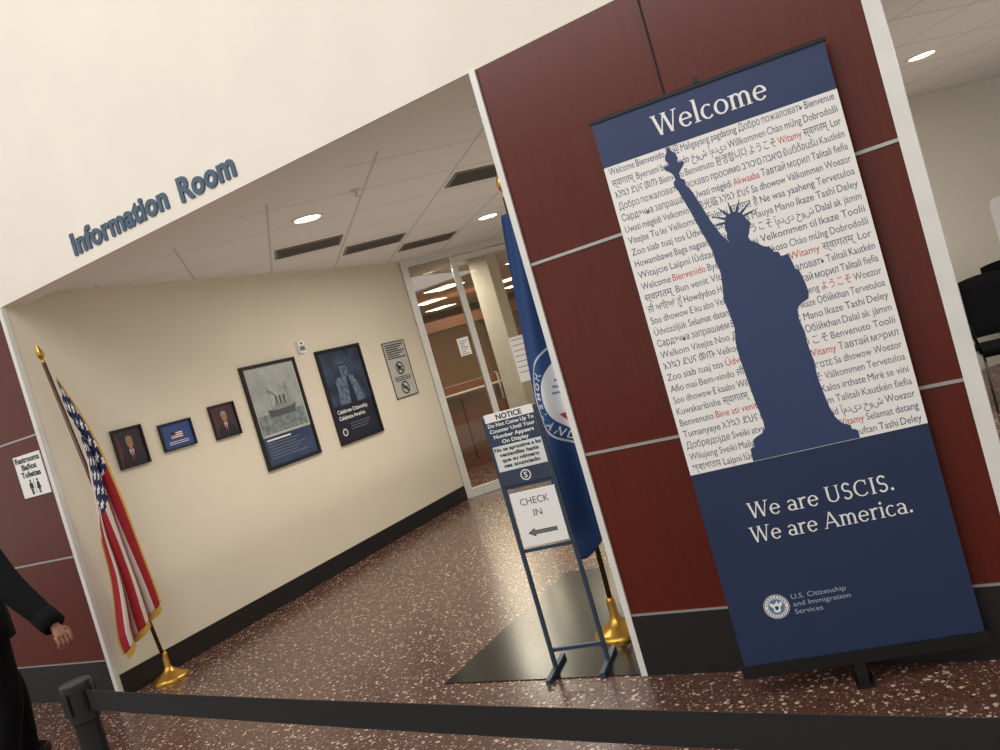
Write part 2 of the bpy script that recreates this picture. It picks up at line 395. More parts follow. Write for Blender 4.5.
# ---------------- ceiling fixtures ----------------
def can(x,y,pw,warm=(1,.88,.72)):
    r=empty("recessed_light",(x,y,HC),"round recessed downlight glowing in the ceiling","ceiling light",group="recessed downlights")
    m=MB(); m.lathe((x,y,HC),[(.088,.008),(.088,-.004),(.09,-.01),(.11,-.008),(.115,0),(.115,.008)],M_trim); m.obj("trim_ring",r)
    m=MB(); m.lathe((x,y,HC),[(.0,-.004),(.088,-.003)],M_lamp); m.obj("lamp_lens",r)
    l=bpy.data.lights.new("spot","SPOT"); l.energy=pw; l.color=warm; l.spot_size=2.4; l.spot_blend=.8; l.shadow_soft_size=.08
    o=bpy.data.objects.new("spot",l); COL.objects.link(o); o.location=(x,y,HC-.03); return r
can(-3.63,4.35,50,(1,.93,.83)); can(-3.59,6.77,50,(1,.93,.83)); can(.07,7.07,40)
def area(name,loc,rot,sx,sy,pw,col):
    l=bpy.data.lights.new(name,"AREA"); l.shape='RECTANGLE'; l.size=sx; l.size_y=sy; l.energy=pw; l.color=col
    o=bpy.data.objects.new(name,l); COL.objects.link(o); o.location=loc; o.rotation_euler=rot; return o
def vent(cx,cy):
    r=empty("air_vent",(cx,cy,HC),"dark slotted air vent in the tile ceiling","vent",group="ceiling air vents")
    m=MB(); c=(cx,cy,HC); vf=mat("vent_frame",(120,114,104),.6)
    for a,b in(((-.27,-.19,-.008),(.27,-.17,.004)),((-.27,.17,-.008),(.27,.19,.004)),((-.27,-.17,-.008),(-.25,.17,.004)),((.25,-.17,-.008),(.27,.17,.004))): m.box(a,b,vf,R,c)
    m.obj("vent_frame",r)
    m=MB(); m.box((-.25,-.17,-.002),(.25,.17,-.001),M_black,R,c)
    for i in range(13): m.box((-.25,-.163+i*.0265,-.007),(.25,-.153+i*.0265,-.002),mat("vent_slat",(96,90,82),.6),R,c)
    m.obj("slats",r)
def cell(a,b): return ((a+b)/2,(a-b)/2)
for a,b in((.78,-9.5),(1.64,-10.36),(2.5,-11.22),(2.5,-7.78)):
    vent(*cell(a,b))
m=MB(); m.lathe((-3.08,4.21,HC),[(.0,-.05),(.02,-.05),(.022,-.045),(.008,-.04),(.008,-.012),(.035,-.01),(.035,.005)],M_trim); labelled(m.obj("fire_sprinkler"),"small white fire sprinkler head under the ceiling","sprinkler")

# ---------------- lettering on upper wall ----------------
root=empty("wall_lettering",(-3.7,D,2.70),"slate blue raised Information Room letters on the cream wall","sign")
for t,u,v,wd in(("Information",-4.315,2.702,.865),("Room",-3.352,2.692,.425)):
    m=MB(); sh=Sheet(m,(0,D-.0,0),(1,0,0),(0,0,1)); sh.solid_text(t,u,v,.120,wd,M_lett,.010,bold=.036); m.obj("raised_word",root)

# ---------------- restroom sign ----------------
m=MB(); sh=Sheet(m,(-5.55,D+.001,1.41),(1,0,0),(0,0,1)); M_ink=mat("dark_green_ink",(30,50,50),.6)
sh.box(0,0,.31,.28,0,.008,M_white)
for i,(t,wd) in enumerate((("Restrooms",.28),("Baños",.17),("Toilettes",.22))): sh.text(t,.155,.232-i*.05,.037,M_ink,.0095,'C',bold=.03,width=wd)
def figure(sh,cu,v,h,mt,skirt,off):
    sh.disc(cu,v+h*.9,h*.09,mt,off,16)
    if skirt: sh.poly([(cu-h*.1,v+h*.78),(cu+h*.1,v+h*.78),(cu+h*.24,v+h*.32),(cu-h*.24,v+h*.32)],mt,off); sh.rect(cu-h*.1,v,cu-h*.02,v+h*.34,mt,off); sh.rect(cu+h*.02,v,cu+h*.1,v+h*.34,mt,off)
    else: sh.rect(cu-h*.12,v+h*.4,cu+h*.12,v+h*.78,mt,off); sh.rect(cu-h*.2,v+h*.4,cu-h*.14,v+h*.76,mt,off); sh.rect(cu+h*.14,v+h*.4,cu+h*.2,v+h*.76,mt,off); sh.rect(cu-h*.12,v,cu-h*.02,v+h*.42,mt,off); sh.rect(cu+h*.02,v,cu+h*.12,v+h*.42,mt,off)
figure(sh,.12,.015,.1,M_ink,False,.0095); figure(sh,.2,.015,.1,M_ink,True,.0095); sh.rect(.157,.015,.16,.115,M_ink,.0095)
labelled(m.obj("restroom_sign"),"white restroom sign with three languages on the cherry panel","sign")

# ---------------- framed pictures on left wall ----------------
def wallsheet(y0,z0,y1,z1):
    m=MB(); return m,Sheet(m,(XL-.0015,y0,z0),(0,1,0),(0,0,1)),y1-y0,z1-z0
M_fr=mat("black_picture_frame",(22,20,20),.35)
def backing(sh,w,h,mt=None,fw=.025,dep=.026):
    sh.box(0,0,w,h,0,.012,mt or M_fr); sh.frame(0,0,w,h,fw,.012,dep,M_fr); sh.O=sh.O+sh.n*.004
skin=mat("printed_skin_tone",(166,118,94),.6); suit=mat("printed_dark_suit",(24,25,33),.6); shirt=mat("printed_shirt",(190,188,186),.6)
def portrait(y0,z0,y1,z1,bg,hair,label,tie):
    m,sh,w,h=wallsheet(y0,z0,y1,z1); backing(sh,w,h,fw=.012)
    sh.rect(.012,.012,w-.012,h-.012,bg,.009)
    sh.poly([(w*.08,.012),(w*.22,.012),(w*.2,h*.6),(w*.1,h-.012),(w*.06,h-.012)],mat("printed_drape_fold",(96,42,44),.6),.0095)
    cx=w*.5
    sh.poly([(w*.12,.014),(w*.17,h*.30),(w*.3,h*.38),(cx-.02,h*.44),(cx+.02,h*.44),(w*.7,h*.38),(w*.83,h*.30),(w*.88,.014)],suit,.0100)
    sh.poly([(cx-.02,h*.44),(cx,h*.16),(cx+.02,h*.44)],shirt,.0105)
    sh.poly([(cx-.006,h*.40),(cx-.007,h*.2),(cx,h*.16),(cx+.007,h*.2),(cx+.006,h*.40)],tie,.011)
    sh.disc(cx,h*.62,w*.105,skin,.0115,24,h*.145); sh.rect(cx-.012,h*.42,cx+.012,h*.5,skin,.0108)
    sh.poly([(cx-w*.115,h*.63),(cx-w*.11,h*.74),(cx-w*.03,h*.79),(cx+w*.08,h*.77),(cx+w*.115,h*.63),(cx+w*.085,h*.70),(cx-w*.065,h*.71)],hair,.012)
    for q in(-.011,.011): sh.disc(cx+q,h*.63,.003,suit,.0125,8)
    sh.rect(cx-.008,h*.545,cx+.008,h*.551,mat("printed_lip",(120,66,60),.6),.0125)
    labelled(m.obj("framed_portrait"),label,"picture frame")
rt=mat("printed_red_tie",(140,36,42),.6)
portrait(3.55,1.41,3.79,1.69,mat("printed_deep_brown",(42,36,42),.6),mat("printed_fair_hair",(150,124,84),.6),"black framed portrait of a person in dark suit and red tie",rt)
portrait(4.405,1.415,4.66,1.685,mat("printed_maroon_drape",(66,42,44),.6),mat("printed_grey_hair",(150,146,142),.6),"black framed portrait of a grey haired person against maroon drape",rt)
m,sh,w,h=wallsheet(3.925,1.44,4.215,1.645); backing(sh,w,h,fw=.012); sh.rect(.012,.012,w-.012,h-.012,mat("printed_blue_sky",(46,72,128),.6),.009)
sh.rect(w*.30,h*.38,w*.66,h*.64,M_white,.010)
for i in range(4): sh.rect(w*.30,h*(.38+.0743*i),w*.66,h*(.417+.0743*i),rt,.0105)
sh.rect(w*.30,h*.51,w*.45,h*.64,mat("printed_navy",(28,36,84),.6),.011)
for i in range(2): sh.rect(w*.2,h*(.2+.07*i),w*.8,h*(.22+.07*i),M_white,.010)
labelled(m.obj("framed_flag_print"),"small black framed blue print with an American flag","picture frame")
m,sh,w,h=wallsheet(4.82,1.045,5.465,1.93); backing(sh,w,h,fw=.028)
sh.rect(.028,.028,w-.028,h-.028,mat("poster_cream_mat",(184,182,172),.5),.009)
sh.rect(.05,.29,w-.05,h-.05,cloud_mat("printed_hazy_sky",(146,152,150),(184,186,180),4),.010)
sh.rect(.05,.29,w-.05,.45,cloud_mat("printed_sea_water",(96,106,108),(140,150,148),22),.0105)
ss=Sheet(m,sh.p(.34*(1-.76),.445-.43*.76),sh.u,sh.v,.76)
g2=mat("printed_ship_grey",(78,84,88),.5); g3=mat("printed_ship_light",(150,152,148),.5); g4=mat("printed_ship_haze",(128,134,134),.5)
ss.poly([(.12,.485),(.145,.395),(.53,.395),(.57,.50),(.5,.475),(.3,.468)],g2,.011)
ss.poly([(.19,.472),(.19,.505),(.5,.51),(.5,.475),(.3,.468)],g3,.0112)
for i in range(9): ss.rect(.2+i*.033,.482,.212+i*.033,.494,g2,.0114)
ss.rect(.24,.505,.45,.53,g4,.0112); ss.rect(.27,.53,.36,.55,g3,.0112)
for q in(.275,.335,.395): ss.poly([(q,.53),(q+.032,.53),(q+.036,.62),(q+.004,.62)],g2,.0115)
ss.poly([(.28,.62),(.31,.62),(.26,.68),(.18,.71),(.2,.68)],g4,.0113)
for q,tp in((.2,.74),(.48,.75)):
    ss.rect(q,.5,q+.005,tp,g2,.0115)
    for dx in(-.07,.06): ss.poly([(q+.001,tp),(q+dx,.495),(q+dx+.003,.495),(q+.004,tp)],g4,.0114)
    ss.rect(q-.025,tp-.06,q+.03,tp-.056,g2,.0115)
sh.rect(.028,.028,w-.028,.27,cloud_mat("printed_slate_blue",(38,54,84),(54,72,104),6),.010)
for i in range(7): sh.rect(.07,.235-i*.025,(.5 if i else .35)-(i%3)*.05,.242-i*.025 if i else .248,M_tgrey if i else M_white,.011)
labelled(m.obj("framed_ship_poster"),"large black framed poster with a steamship over slate text band","poster")
m,sh,w,h=wallsheet(5.745,1.03,6.385,1.93); backing(sh,w,h,fw=.028)
sh.rect(.028,.028,w-.028,h-.028,cloud_mat("printed_storm_sky",(20,25,40),(62,76,102),5),.009)
sh.rect(.028,.028,w-.028,.36,mat("printed_night_navy",(24,29,44),.5),.0095)
gs=cloud_mat("printed_verdigris",(58,72,92),(112,128,146),26); gd=mat("printed_shadow",(26,34,48),.5)
sh.poly([(.14,.36),(.17,.50),(.16,.58),(.22,.63),(.235,.70),(.26,.74),(.31,.76),(.355,.74),(.375,.69),(.37,.63),(.44,.60),(.48,.5),(.52,.36)],gs,.010)
sh.poly([(.235,.70),(.22,.63),(.25,.60),(.26,.66),(.262,.73)],gd,.0105)
sh.poly([(.3,.36),(.33,.6),(.36,.62),(.38,.5),(.4,.36)],gd,.0105)
for q in(.285,.335): sh.rect(q-.012,.685,q+.012,.692,gd,.0105)
sh.poly([(.308,.69),(.318,.65),(.3,.65)],gd,.0105); sh.rect(.295,.628,.33,.634,gd,.0105)
sh.rect(.245,.725,.37,.74,gd,.0106)
for i in range(7):
    t=math.radians(156-i*22); sh.poly([(.31+.065*math.cos(t-.1),.71+.055*math.sin(t-.1)),(.31+.065*math.cos(t+.1),.71+.055*math.sin(t+.1)),(.31+.17*math.cos(t),.71+.14*math.sin(t))],gs,.0099)
sh.text("Celebrate Citizenship",.07,.285,.036,M_white,.0105,width=.44,bold=.015); sh.text("Celebrate America",.07,.225,.036,M_white,.0105,width=.38,bold=.015)
for i in range(3): sh.rect(.2,.17-i*.025,.5-i*.03,.176-i*.025,M_tgrey,.0105)
sh.disc(.1,.11,.035,M_white,.0105); sh.disc(.1,.11,.026,M_navy,.011)
labelled(m.obj("framed_statue_poster"),"large black framed dark poster of a crowned statue","poster")
m,sh,w,h=wallsheet(6.74,1.275,7.13,1.87); M_sg=mat("grey_sign_face",(184,181,172),.5)
sh.box(0,0,w,h,0,.010,M_sg); sh.frame(0,0,w,h,.01,.010,.013,M_fr); sh.O=sh.O+sh.n*.003
for i in range(7): sh.rect(.04,.555-i*.023,w-.04-(i%3)*.05,.566-i*.023,M_black,.0095)
for cv,kind in((.31,0),(.1,1)):
    sh.ring(w/2,cv,.055,.068,M_black,.0095); sh.poly([(w/2-.05,cv+.036),(w/2-.036,cv+.05),(w/2+.05,cv-.036),(w/2+.036,cv-.05)],M_black,.0097)
    if kind: sh.rect(w/2-.04,cv-.008,w/2+.04,cv+.006,M_black,.0096)
    else: sh.poly([(w/2-.04,cv+.02),(w/2+.035,cv+.02),(w/2+.035,cv+.004),(w/2-.01,cv+.004),(w/2-.02,cv-.03),(w/2-.038,cv-.03)],M_black,.0096)
for i in range(3): sh.rect(.06,.215-i*.018,w-.06,.222-i*.018,M_black,.0095)
labelled(m.obj("prohibition_sign"),"grey wall sign with black text and prohibition symbols","sign")
m,sh,w,h=wallsheet(5.53,1.945,5.66,2.065)
sh.box(0.02,0,.1,.11,0,.034,M_white); sh.box(.03,.02,.09,.06,.034,.038,M_tgrey); sh.disc(.06,.085,.012,M_black,.035,12)
labelled(m.obj("wall_sensor"),"small white fire alarm strobe on the beige wall","sensor")

# ---------------- roll-up banner ----------------
KB=.955; A=Vector((-1.056*KB,2.989*KB,1.5*(1-KB))); B=Vector((-.237*KB,3.177*KB,A.z)); bu=(B-A).normalized(); BW=.84; BH=2.208
bn=Vector((bu.y,-bu.x,0))
AF=Vector((A.x,A.y,0)); ctrb=AF+bu*.42*KB
root=empty("roll_up_banner",tuple(ctrb),"tall navy and white welcome banner with blue statue silhouette","banner")
m=MB(); sh=Sheet(m,A,bu,(0,0,1),KB)
sh.rect(0,.06,BW,2.04,M_white,0)
sh.rect(0,2.035,BW,BH,M_navy,.0004); sh.rect(0,.06,BW,.83,M_navy2,.0004)
sh.mb.add([sh.p(0,.06,-.0025),sh.p(BW,.06,-.0025),sh.p(BW,BH,-.0025),sh.p(0,BH,-.0025)],[(3,2,1,0)],M_white)
serif_text(sh,"Welcome",.216,2.083,.076,M_white,.001,width=.408,T=.098,t=.047)
serif_text(sh,"We are USCIS.",.172,.622,.060,M_white,.001,width=.51,T=.085,t=.044)
serif_text(sh,"We are America.",.157,.530,.060,M_white,.001,width=.565,T=.085,t=.044)
sh.disc(.175,.275,.047,M_white,.001,40); sh.ring(.175,.275,.043,.0455,M_navy,.0014,40); sh.ring(.175,.275,.030,.0315,M_navy,.0014,40); sh.disc(.175,.275,.029,mat("seal_mid_blue",(92,122,164),.5),.0014)
for i in range(22):
    if i in(0,11): continue
    t=2*math.pi*i/22; sh.rect(.175+.037*math.cos(t)-.002,.275+.037*math.sin(t)-.003,.175+.037*math.cos(t)+.002,.275+.037*math.sin(t)+.003,M_navy,.0015)
ew=[(0,.016),(.004,.022),(.008,.018),(.006,.010),(.024,.019),(.022,.006),(.012,-.004),(.012,-.018),(.004,-.022),(-.004,-.022),(-.012,-.018),(-.012,-.004),(-.022,.006),(-.024,.019),(-.006,.010)]
sh.poly([(.175+a,.275+b) for a,b in ew],M_white,.0018); sh.poly([(.168,.277),(.182,.277),(.181,.266),(.175,.261),(.169,.266)],M_navy,.002)
M_pale=mat("pale_grey_ink",(160,168,188),.5)
for i,(t,wd) in enumerate((("U.S. Citizenship",.195),("and Immigration",.205),("Services",.1))): sh.text(t,.235,.294-i*.029,.0185,M_pale,.001,width=wd)
LINES=["Welcome  Bienvenido  歡迎  Maligayang pagdating  Добро пожаловать  Bienvenue",
"स्वागतम्  Byerseni bem-vindo  خوش آمدید  Willkommen  Chào mừng  Dobrodošli",
"እንኳን ደህና መጡ  Bienvenu Benvenuto  환영합니다  ようこそ  *Witamy*  स्वागतम्  Lor",
"Добро пожаловать  Ласкаво просимо  ברוכים הבאים  ยินดีต้อนรับ  Kautkén",
"Сардэчна запрашаем  Uwati mëgëdi  *Akwaaba*  Тавтай морил  Talitali fiefia",
"Uwati mégëdi Velkomin  欢迎光临  አንኳን ደህና  Sa dhowow  Välkommen  Woezor",
"Vitejte Tu lei  Velkommen  Falemi  स्वागत है  Ne waa yaaheng  Tervetuloa",
"Zoo siab tuaj tos Üdvözöljük  Buenas  Mauya Mano Ikaze  Tashi Deley",
"Howambawe Baga nagaan  Обійкhan  ようこそ  آمدید خوش  Dalal ak jàmm",
"Witajcie  Laipni lūdzam  Haere mai  Velkommen til  Ikaze  Toolii",
"Welcome  *Bienvenido*  Byerseni  Benvido  Yôkoso  Chào mừng  Dobrodošli",
"स्वागतम्  Bun venit  Vítejte  ברוכים הבאים  *Witamy*  स्वागतम्  Lor",
"ਜੀ ਆਇਆਂ ਨੂੰ  Howdydoo  Hoş geldiniz  Добро пожаловать  Talitali  Kautkén",
"Soo dhowow  E ku abo  Velkommen  Wëllkomm  Тавтай морил  Talitali fiefia",
"Üdvözöljük  Selamat datang  Tervetuloa  Ne waa yaaheng  *ようこそ*  Woezor",
"Сардэчна запрашаем  Bienvenue  Mauya Mano Ikaze  Обійкhan  Tervetuloa",
"Welkom Vitejte Nno  Дабро  खुश आमदीद  Mano Ikaze  Tashi Deley",
"አንኳን ደህና መጡ  Velkomin Kuwa  Swagatam  Обійкhan  Dalal ak jàmm",
"Zoo siab tuaj tos  *Üdvözöljük*  Buenas  ようこそ  Benvenuto  Toolii",
"Afio mai  Bem-vindo  ਜੀ ਆਇਆਂ  Bun venit  *Witamy*  Тавтай мэрил",
"Soo dhowow  E kaabo  Willkommen  Καλώς ορίσατε  Sa dhowow  Woezor",
"Kuwakaribisha  स्वागतम्  Välkommen  ようこそ  Välkommen  Tervetuloa",
"Benvenuto  *Bine ati venit*  Velkommen  欢迎  Kalos irthate  Mirë se vini",
"Tumanyaye  አንኳን ደህና መጡ  Nnọọ  Welkom  Talitali  Kautkén  fiefia",
"Добредојде  Sveiki atvykę  歡迎  Khosh amadid  آمدید خوش  Woezor",
"Wilujeng Sveiki  Maligayang  Etyke  Velkommen  *Witamy*  Selamat datang",
"স্বাগতম  Laipni lūdzam  Benvinguts  Baga nagaan dhuftan  Tashi Deley"]
N=len(LINES); pitch=(2.035-.83)/N; rr=random.Random(9)
for i,ln in enumerate(LINES):
    words=[x for x in ln.split(" ") if x]; red=False; segs=[]
    for wd in words:
        r_=red
        if wd.startswith("*"): red=True; r_=True; wd=wd[1:]
        if wd.endswith("*"): red=False; wd=wd[:-1]
        segs.append((textgeo(wd,0.0),r_))
    tot=sum(gw[1] for gw,_ in segs); sp=.3*(len(segs)-1); sx=(BW-.03)/(tot+sp); sy=.0375
    u=.015; v=2.035-pitch*(i+1)+.013
    for (gg,wd_),r_ in segs:
        sh.geo(gg,u,v,sx,sy,M_tred if r_ else (M_tdark if rr.random()<.4 else M_tgrey),.0006); u+=(wd_+.3)*sx
st=[(.243,2.036),(.236,2.018),(.226,2.004),(.223,1.990),(.230,1.976),(.232,1.970),(.210,1.968),(.214,1.955),(.228,1.944),(.238,1.930),(.240,1.912),(.230,1.904),(.230,1.885),(.238,1.872),(.244,1.845),(.256,1.80),(.266,1.76),(.275,1.715),(.288,1.665),(.298,1.62),(.298,1.58),
(.305,1.54),(.300,1.50),(.290,1.44),(.296,1.38),(.300,1.33),(.290,1.28),(.288,1.22),(.292,1.16),(.296,1.10),(.300,1.04),(.308,.98),(.308,.945),(.296,.928),(.270,.918),(.256,.910),(.254,.884),(.238,.880),(.236,.832),
(.614,.832),(.612,.862),(.596,.868),(.594,.884),(.568,.898),(.552,.925),(.542,.965),(.536,1.02),(.530,1.08),(.534,1.14),(.528,1.20),(.530,1.25),(.522,1.30),(.528,1.34),(.545,1.352),(.572,1.362),(.578,1.385),(.574,1.43),(.566,1.47),(.556,1.476),(.549,1.52),(.545,1.537),(.522,1.530),(.516,1.552),(.502,1.556),(.492,1.577),(.470,1.588),(.452,1.607),(.436,1.618),(.430,1.634),
(.438,1.650),(.446,1.668),(.452,1.680),(.444,1.692),(.436,1.712),(.428,1.726),(.40,1.738),(.374,1.728),(.364,1.704),(.360,1.684),(.364,1.668),(.358,1.652),(.364,1.636),(.348,1.66),(.335,1.69),(.32,1.73),(.306,1.78),(.292,1.83),(.280,1.865),(.270,1.880),(.272,1.900),(.258,1.912),(.258,1.930),(.270,1.944),(.282,1.955),(.284,1.968),(.262,1.970),(.268,1.985),(.264,2.004),(.252,2.018)]
sh.poly(st,M_sil,.0011)
for i in range(7):
    t=math.radians(176-i*27); c=(.402,1.705)
    sh.poly([(c[0]+.036*math.cos(t-.15),c[1]+.03*math.sin(t-.15)),(c[0]+.036*math.cos(t+.15),c[1]+.03*math.sin(t+.15)),(c[0]+.094*math.cos(t),c[1]+.078*math.sin(t))],M_sil,.0012)
m.obj("printed_panel",root,label="navy and white printed welcome panel with statue silhouette")
zv=lambda z:(z-A.z)/KB
m=MB(); sh=Sheet(m,A,bu,(0,0,1),KB); sh.box(-.008,BH-.004,BW+.008,BH+.010,-.014,.006,M_black); m.obj("top_rail",root)
m=MB(); sh=Sheet(m,A,bu,(0,0,1),KB)
sh.box(-.012,zv(.085),BW+.012,.064,-.03,.012,M_black); m.obj("base_cassette",root)
m=MB(); sh=Sheet(m,A,bu,(0,0,1),KB)
sh.box(.387,zv(0),.425,zv(.086),-.02,.012,M_black); sh.box(.375,zv(0),.437,zv(.012),-.06,.03,M_black); m.obj("foot",root)
m=MB(); m.tube([ctrb-bn*.016+Vector((0,0,.1)),ctrb-bn*.016+Vector((0,0,A.z+BH*KB))],.007,M_alu); m.obj("support_pole",root)
m=MB(); m.box((-.01,-.009,0),(.01,.009,.018),M_black,Matrix.Rotation(math.atan2(bu.y,bu.x),3,'Z'),AF+bu*.40*KB+Vector((0,0,A.z+(BH+.010)*KB))); m.obj("pole_clip",root)

# ---------------- sign stand ----------------
sa=Vector((-1.99,3.17,0)); sb=Vector((-1.74,3.218,0)); su=(sb-sa).normalized(); W=.252; sn=Vector((su.y,-su.x,0))
root=empty("sign_stand",tuple((sa+sb)/2),"blue metal floor stand holding notice and check in signs","sign stand")
m=MB(); sh=Sheet(m,sa,su,(0,0,1))
for q in(0,W): sh.box(q-.008,.02,q+.008,1.215,-.01,.01,M_blue)
for z in(1.2,.875,.575,.10): sh.box(0,z-.007,W,z+.009,-.008,.008,M_blue)
m.obj("frame",root)
for q in(0,W):
    m=MB(); sh=Sheet(m,sa,su,(0,0,1)); sh.box(q-.011,0,q+.011,.024,-.14,.14,M_blue)
    m.obj("foot",root)
M_nface=mat("notice_face",(214,217,216),.5); M_dk=mat("dark_sign_ink",(16,18,24),.6); M_sb=mat("slate_sign_panel",(48,62,80),.5)
m=MB(); sh=Sheet(m,sa,su,(0,0,1))
sh.box(.008,.885,W-.008,1.222,.0,.014,M_nface)
sh.rect(.008,1.184,W-.008,1.222,M_white,.0145); sh.text("NOTICE",W/2,1.191,.024,M_dk,.015,'C',bold=.03)
sh.rect(.008,1.072,W-.008,1.184,M_sb,.0145)
y=1.161
for t,wd in(("Do Not Come Up To",.222),("Counter Until Your",.22),("Number Appears",.195),("On Display",.13)): sh.text(t,W/2,y,.0165,M_white,.0152,'C',bold=.025,width=wd); y-=.0265
y-=.0035
for t,wd in(("No se aproxime a las",.226),("ventanillas hasta",.19),("que su número",.18),("sea anunciado",.175)): sh.text(t,W/2,y-.004,.0165,M_dk,.015,'C',bold=.03,width=wd); y-=.0255
sh.rect(.008,.885,W-.008,.955,M_sb,.0148)
sh.ring(W/2,.920,.020,.025,M_white,.0155); sh.text("S",W/2,.908,.025,M_white,.0155,'C',bold=.02)
m.obj("notice_board",root,label="slate and white notice board with bilingual text")
m=MB(); sh=Sheet(m,sa,su,(0,0,1))
sh.box(.022,.596,W-.012,.846,.0,.014,M_white)
M_chk=mat("grey_check_ink",(60,62,68),.6)
sh.text("CHECK",W/2+.005,.785,.032,M_chk,.015,'C',width=.138,bold=-.006); sh.text("IN",W/2+.005,.728,.032,M_chk,.015,'C',bold=-.006)
sh.poly([(.06,.655),(.094,.675),(.094,.664),(.2,.664),(.2,.646),(.094,.646),(.094,.635)],M_dk,.015); sh.poly([(.068,.655),(.091,.669),(.091,.661),(.197,.661),(.197,.649),(.091,.649),(.091,.641)],mat("arrow_grey",(110,114,118),.5),.0155)
m.obj("check_in_board",root,label="white check in board with leftward arrow")

# ---------------- flags ----------------
def spear(m,p,d,s=1):
    m.lathe(p,[(.012*s,0),(.02*s,.01*s),(.012*s,.025*s),(.01*s,.04*s),(.022*s,.055*s),(.034*s,.085*s),(.022*s,.125*s),(.001,.19*s)],M_brass,20,axis=d)
def flagbase(m,c,r=.135):
    m.lathe(c,[(r,0),(r,.012),(r*.96,.022),(r*.78,.034),(r*.5,.05),(r*.26,.075),(r*.17,.1),(r*.17,.17),(r*.14,.19),(.0,.19)],M_brass,36)
M_polew=mat("dark_oak_pole",(74,46,28),.4); M_fringe=mat("gold_fringe",(206,160,60),.7,var=.3,scale=200)
def clothobj(name,root,fn,nu,nv,mt,extra=None,**props):
    vs=[];fs=[];uv=[]
    for j in range(nv+1):
        for i in range(nu+1):
            a=i/nu;b=j/nv; vs.append(fn(a,b)); uv.append((a,b))
    for j in range(nv):
        for i in range(nu): q=j*(nu+1)+i; fs.append((q,q+1,q+nu+2,q+nu+1))
    m=MB(); m.add(vs,fs,mt,True)
    for ev,ef,em in (extra or []):
        m.add(ev,ef,em); uv+=[(0,0)]*len(ev)
    ob=m.obj(name,root,**props)
    ul=ob.data.uv_layers.new(name="UVMap")
    for lp in ob.data.loops: ul.data[lp.index].uv=uv[lp.vertex_index]
    sd=ob.modifiers.new("thick","SOLIDIFY"); sd.thickness=.003; return ob
P0=Vector((-4.995,3.335,.12)); P1=Vector((-4.99,3.135,2.20)); pd=(P1-P0).normalized()
root=empty("american_flag",(-5.02,3.34,0),"American flag with gold fringe draped on brass floor stand","flag")
m=MB(); flagbase(m,(P0.x,P0.y+.005,0),.12); m.obj("base",root,label="round brass base")
m=MB(); m.tube([P0,P1],.0125,M_polew); m.obj("pole",root)
m=MB(); spear(m,P1,pd,.7); m.obj("finial",root,label="brass spear finial")
def usf(a,b):
    z=(1-a)*(2.10-.80*b)+a*(.50-.17*b)
    py=P0.y+(P1.y-P0.y)*(z-.12)/2.08
    ex=.95-.4*b
    k=min(1,a*1.1)**ex
    y=py*(1-k)+k*(3.355-.30*b)
    amp=.016+.05*min(1,a*1.8)
    ph=b*2*math.pi*2.2+1.9*math.sin(2.1*a+.4)+.9*math.sin(6*a+2*b)*.5
    env=min(1,a*2.5)*min(1,6*b*(1-b)+.15)
    return Vector((-4.955+amp*math.sin(ph)+.02*math.sin(5*a+3*b),y+.030*math.cos(ph+.6)*env+.012*math.sin(7*a+4*b)*min(1,a*3),z+.014*math.sin(ph+1)*a))
clothobj("flag_cloth",root,usf,120,150,usflag_mat(),label="red white and blue cloth with stars and stripes")
m=MB()
for i in range(110):
    b0=i/110;b1=(i+1)/110; p=usf(1,b0);q=usf(1,b1); d=Vector((0,.006,-.045)); dd_=Vector((.003*(i%2),0,0))
    m.add([p,q,q+d+dd_,p+d+dd_],[(0,1,2,3)],M_fringe)
    p=usf(b0,0);q=usf(b1,0); d=Vector((.0,.016,-.008)); m.add([p,q,q+d,p+d],[(0,1,2,3)],M_fringe)
    if b0>.25: 
        p=usf(b0,1);q=usf(b1,1); d=Vector((.0,-.014,-.012)); m.add([p,q,q+d,p+d],[(0,1,2,3)],M_fringe)
m.obj("fringe",root)
FY=3.53
root=empty("agency_flag",(-1.81,FY,0),"dark blue flag with white round seal on brass floor stand","flag")
m=MB(); flagbase(m,(-1.81,FY,0),.125); m.obj("base",root,label="round brass base")
m=MB(); m.tube([(-1.81,FY,.12),(-1.755,FY,2.18)],.0125,M_polew); m.obj("pole",root)
m=MB(); spear(m,Vector((-1.755,FY,2.17)),Vector((.02,0,1)),.8); m.obj("finial",root,label="brass spear finial")
SXC,SZC=.215,1.20
def agency_mat():
    k=NB("agency_flag_cloth",.7); X,Y,Z,V=k.sep("Object")
    dx=k.M('SUBTRACT',X,SXC); dz=k.M('SUBTRACT',Z,SZC); r=k.M('SQRT',k.M('ADD',k.M('MULTIPLY',dx,dx),k.M('MULTIPLY',dz,dz)))
    ang=k.M('ARCTAN2',dz,dx)
    base=L3((24,60,112)); c=k.mix(k.M('LESS_THAN',r,.275),base,L3((190,195,203)))
    c=k.mix(k.M('LESS_THAN',r,.266),c,L3((28,66,118)))
    c=k.mix(k.M('LESS_THAN',r,.212),c,L3((212,214,217)))
    # eagle feathers and shield in pale interior
    fe=k.M('MULTIPLY',k.M('GREATER_THAN',k.M('SINE',k.M('MULTIPLY',ang,34)),.35),k.M('MULTIPLY',k.M('GREATER_THAN',dz,.0),k.M('LESS_THAN',r,.17)))
    c=k.mix(fe,c,L3((120,136,160)))
    c=k.mix(k.M('MULTIPLY',k.M('LESS_THAN',r,.185),k.M('LESS_THAN',Z,1.12)),c,L3((158,52,52)))
    k.out(c); return k.m
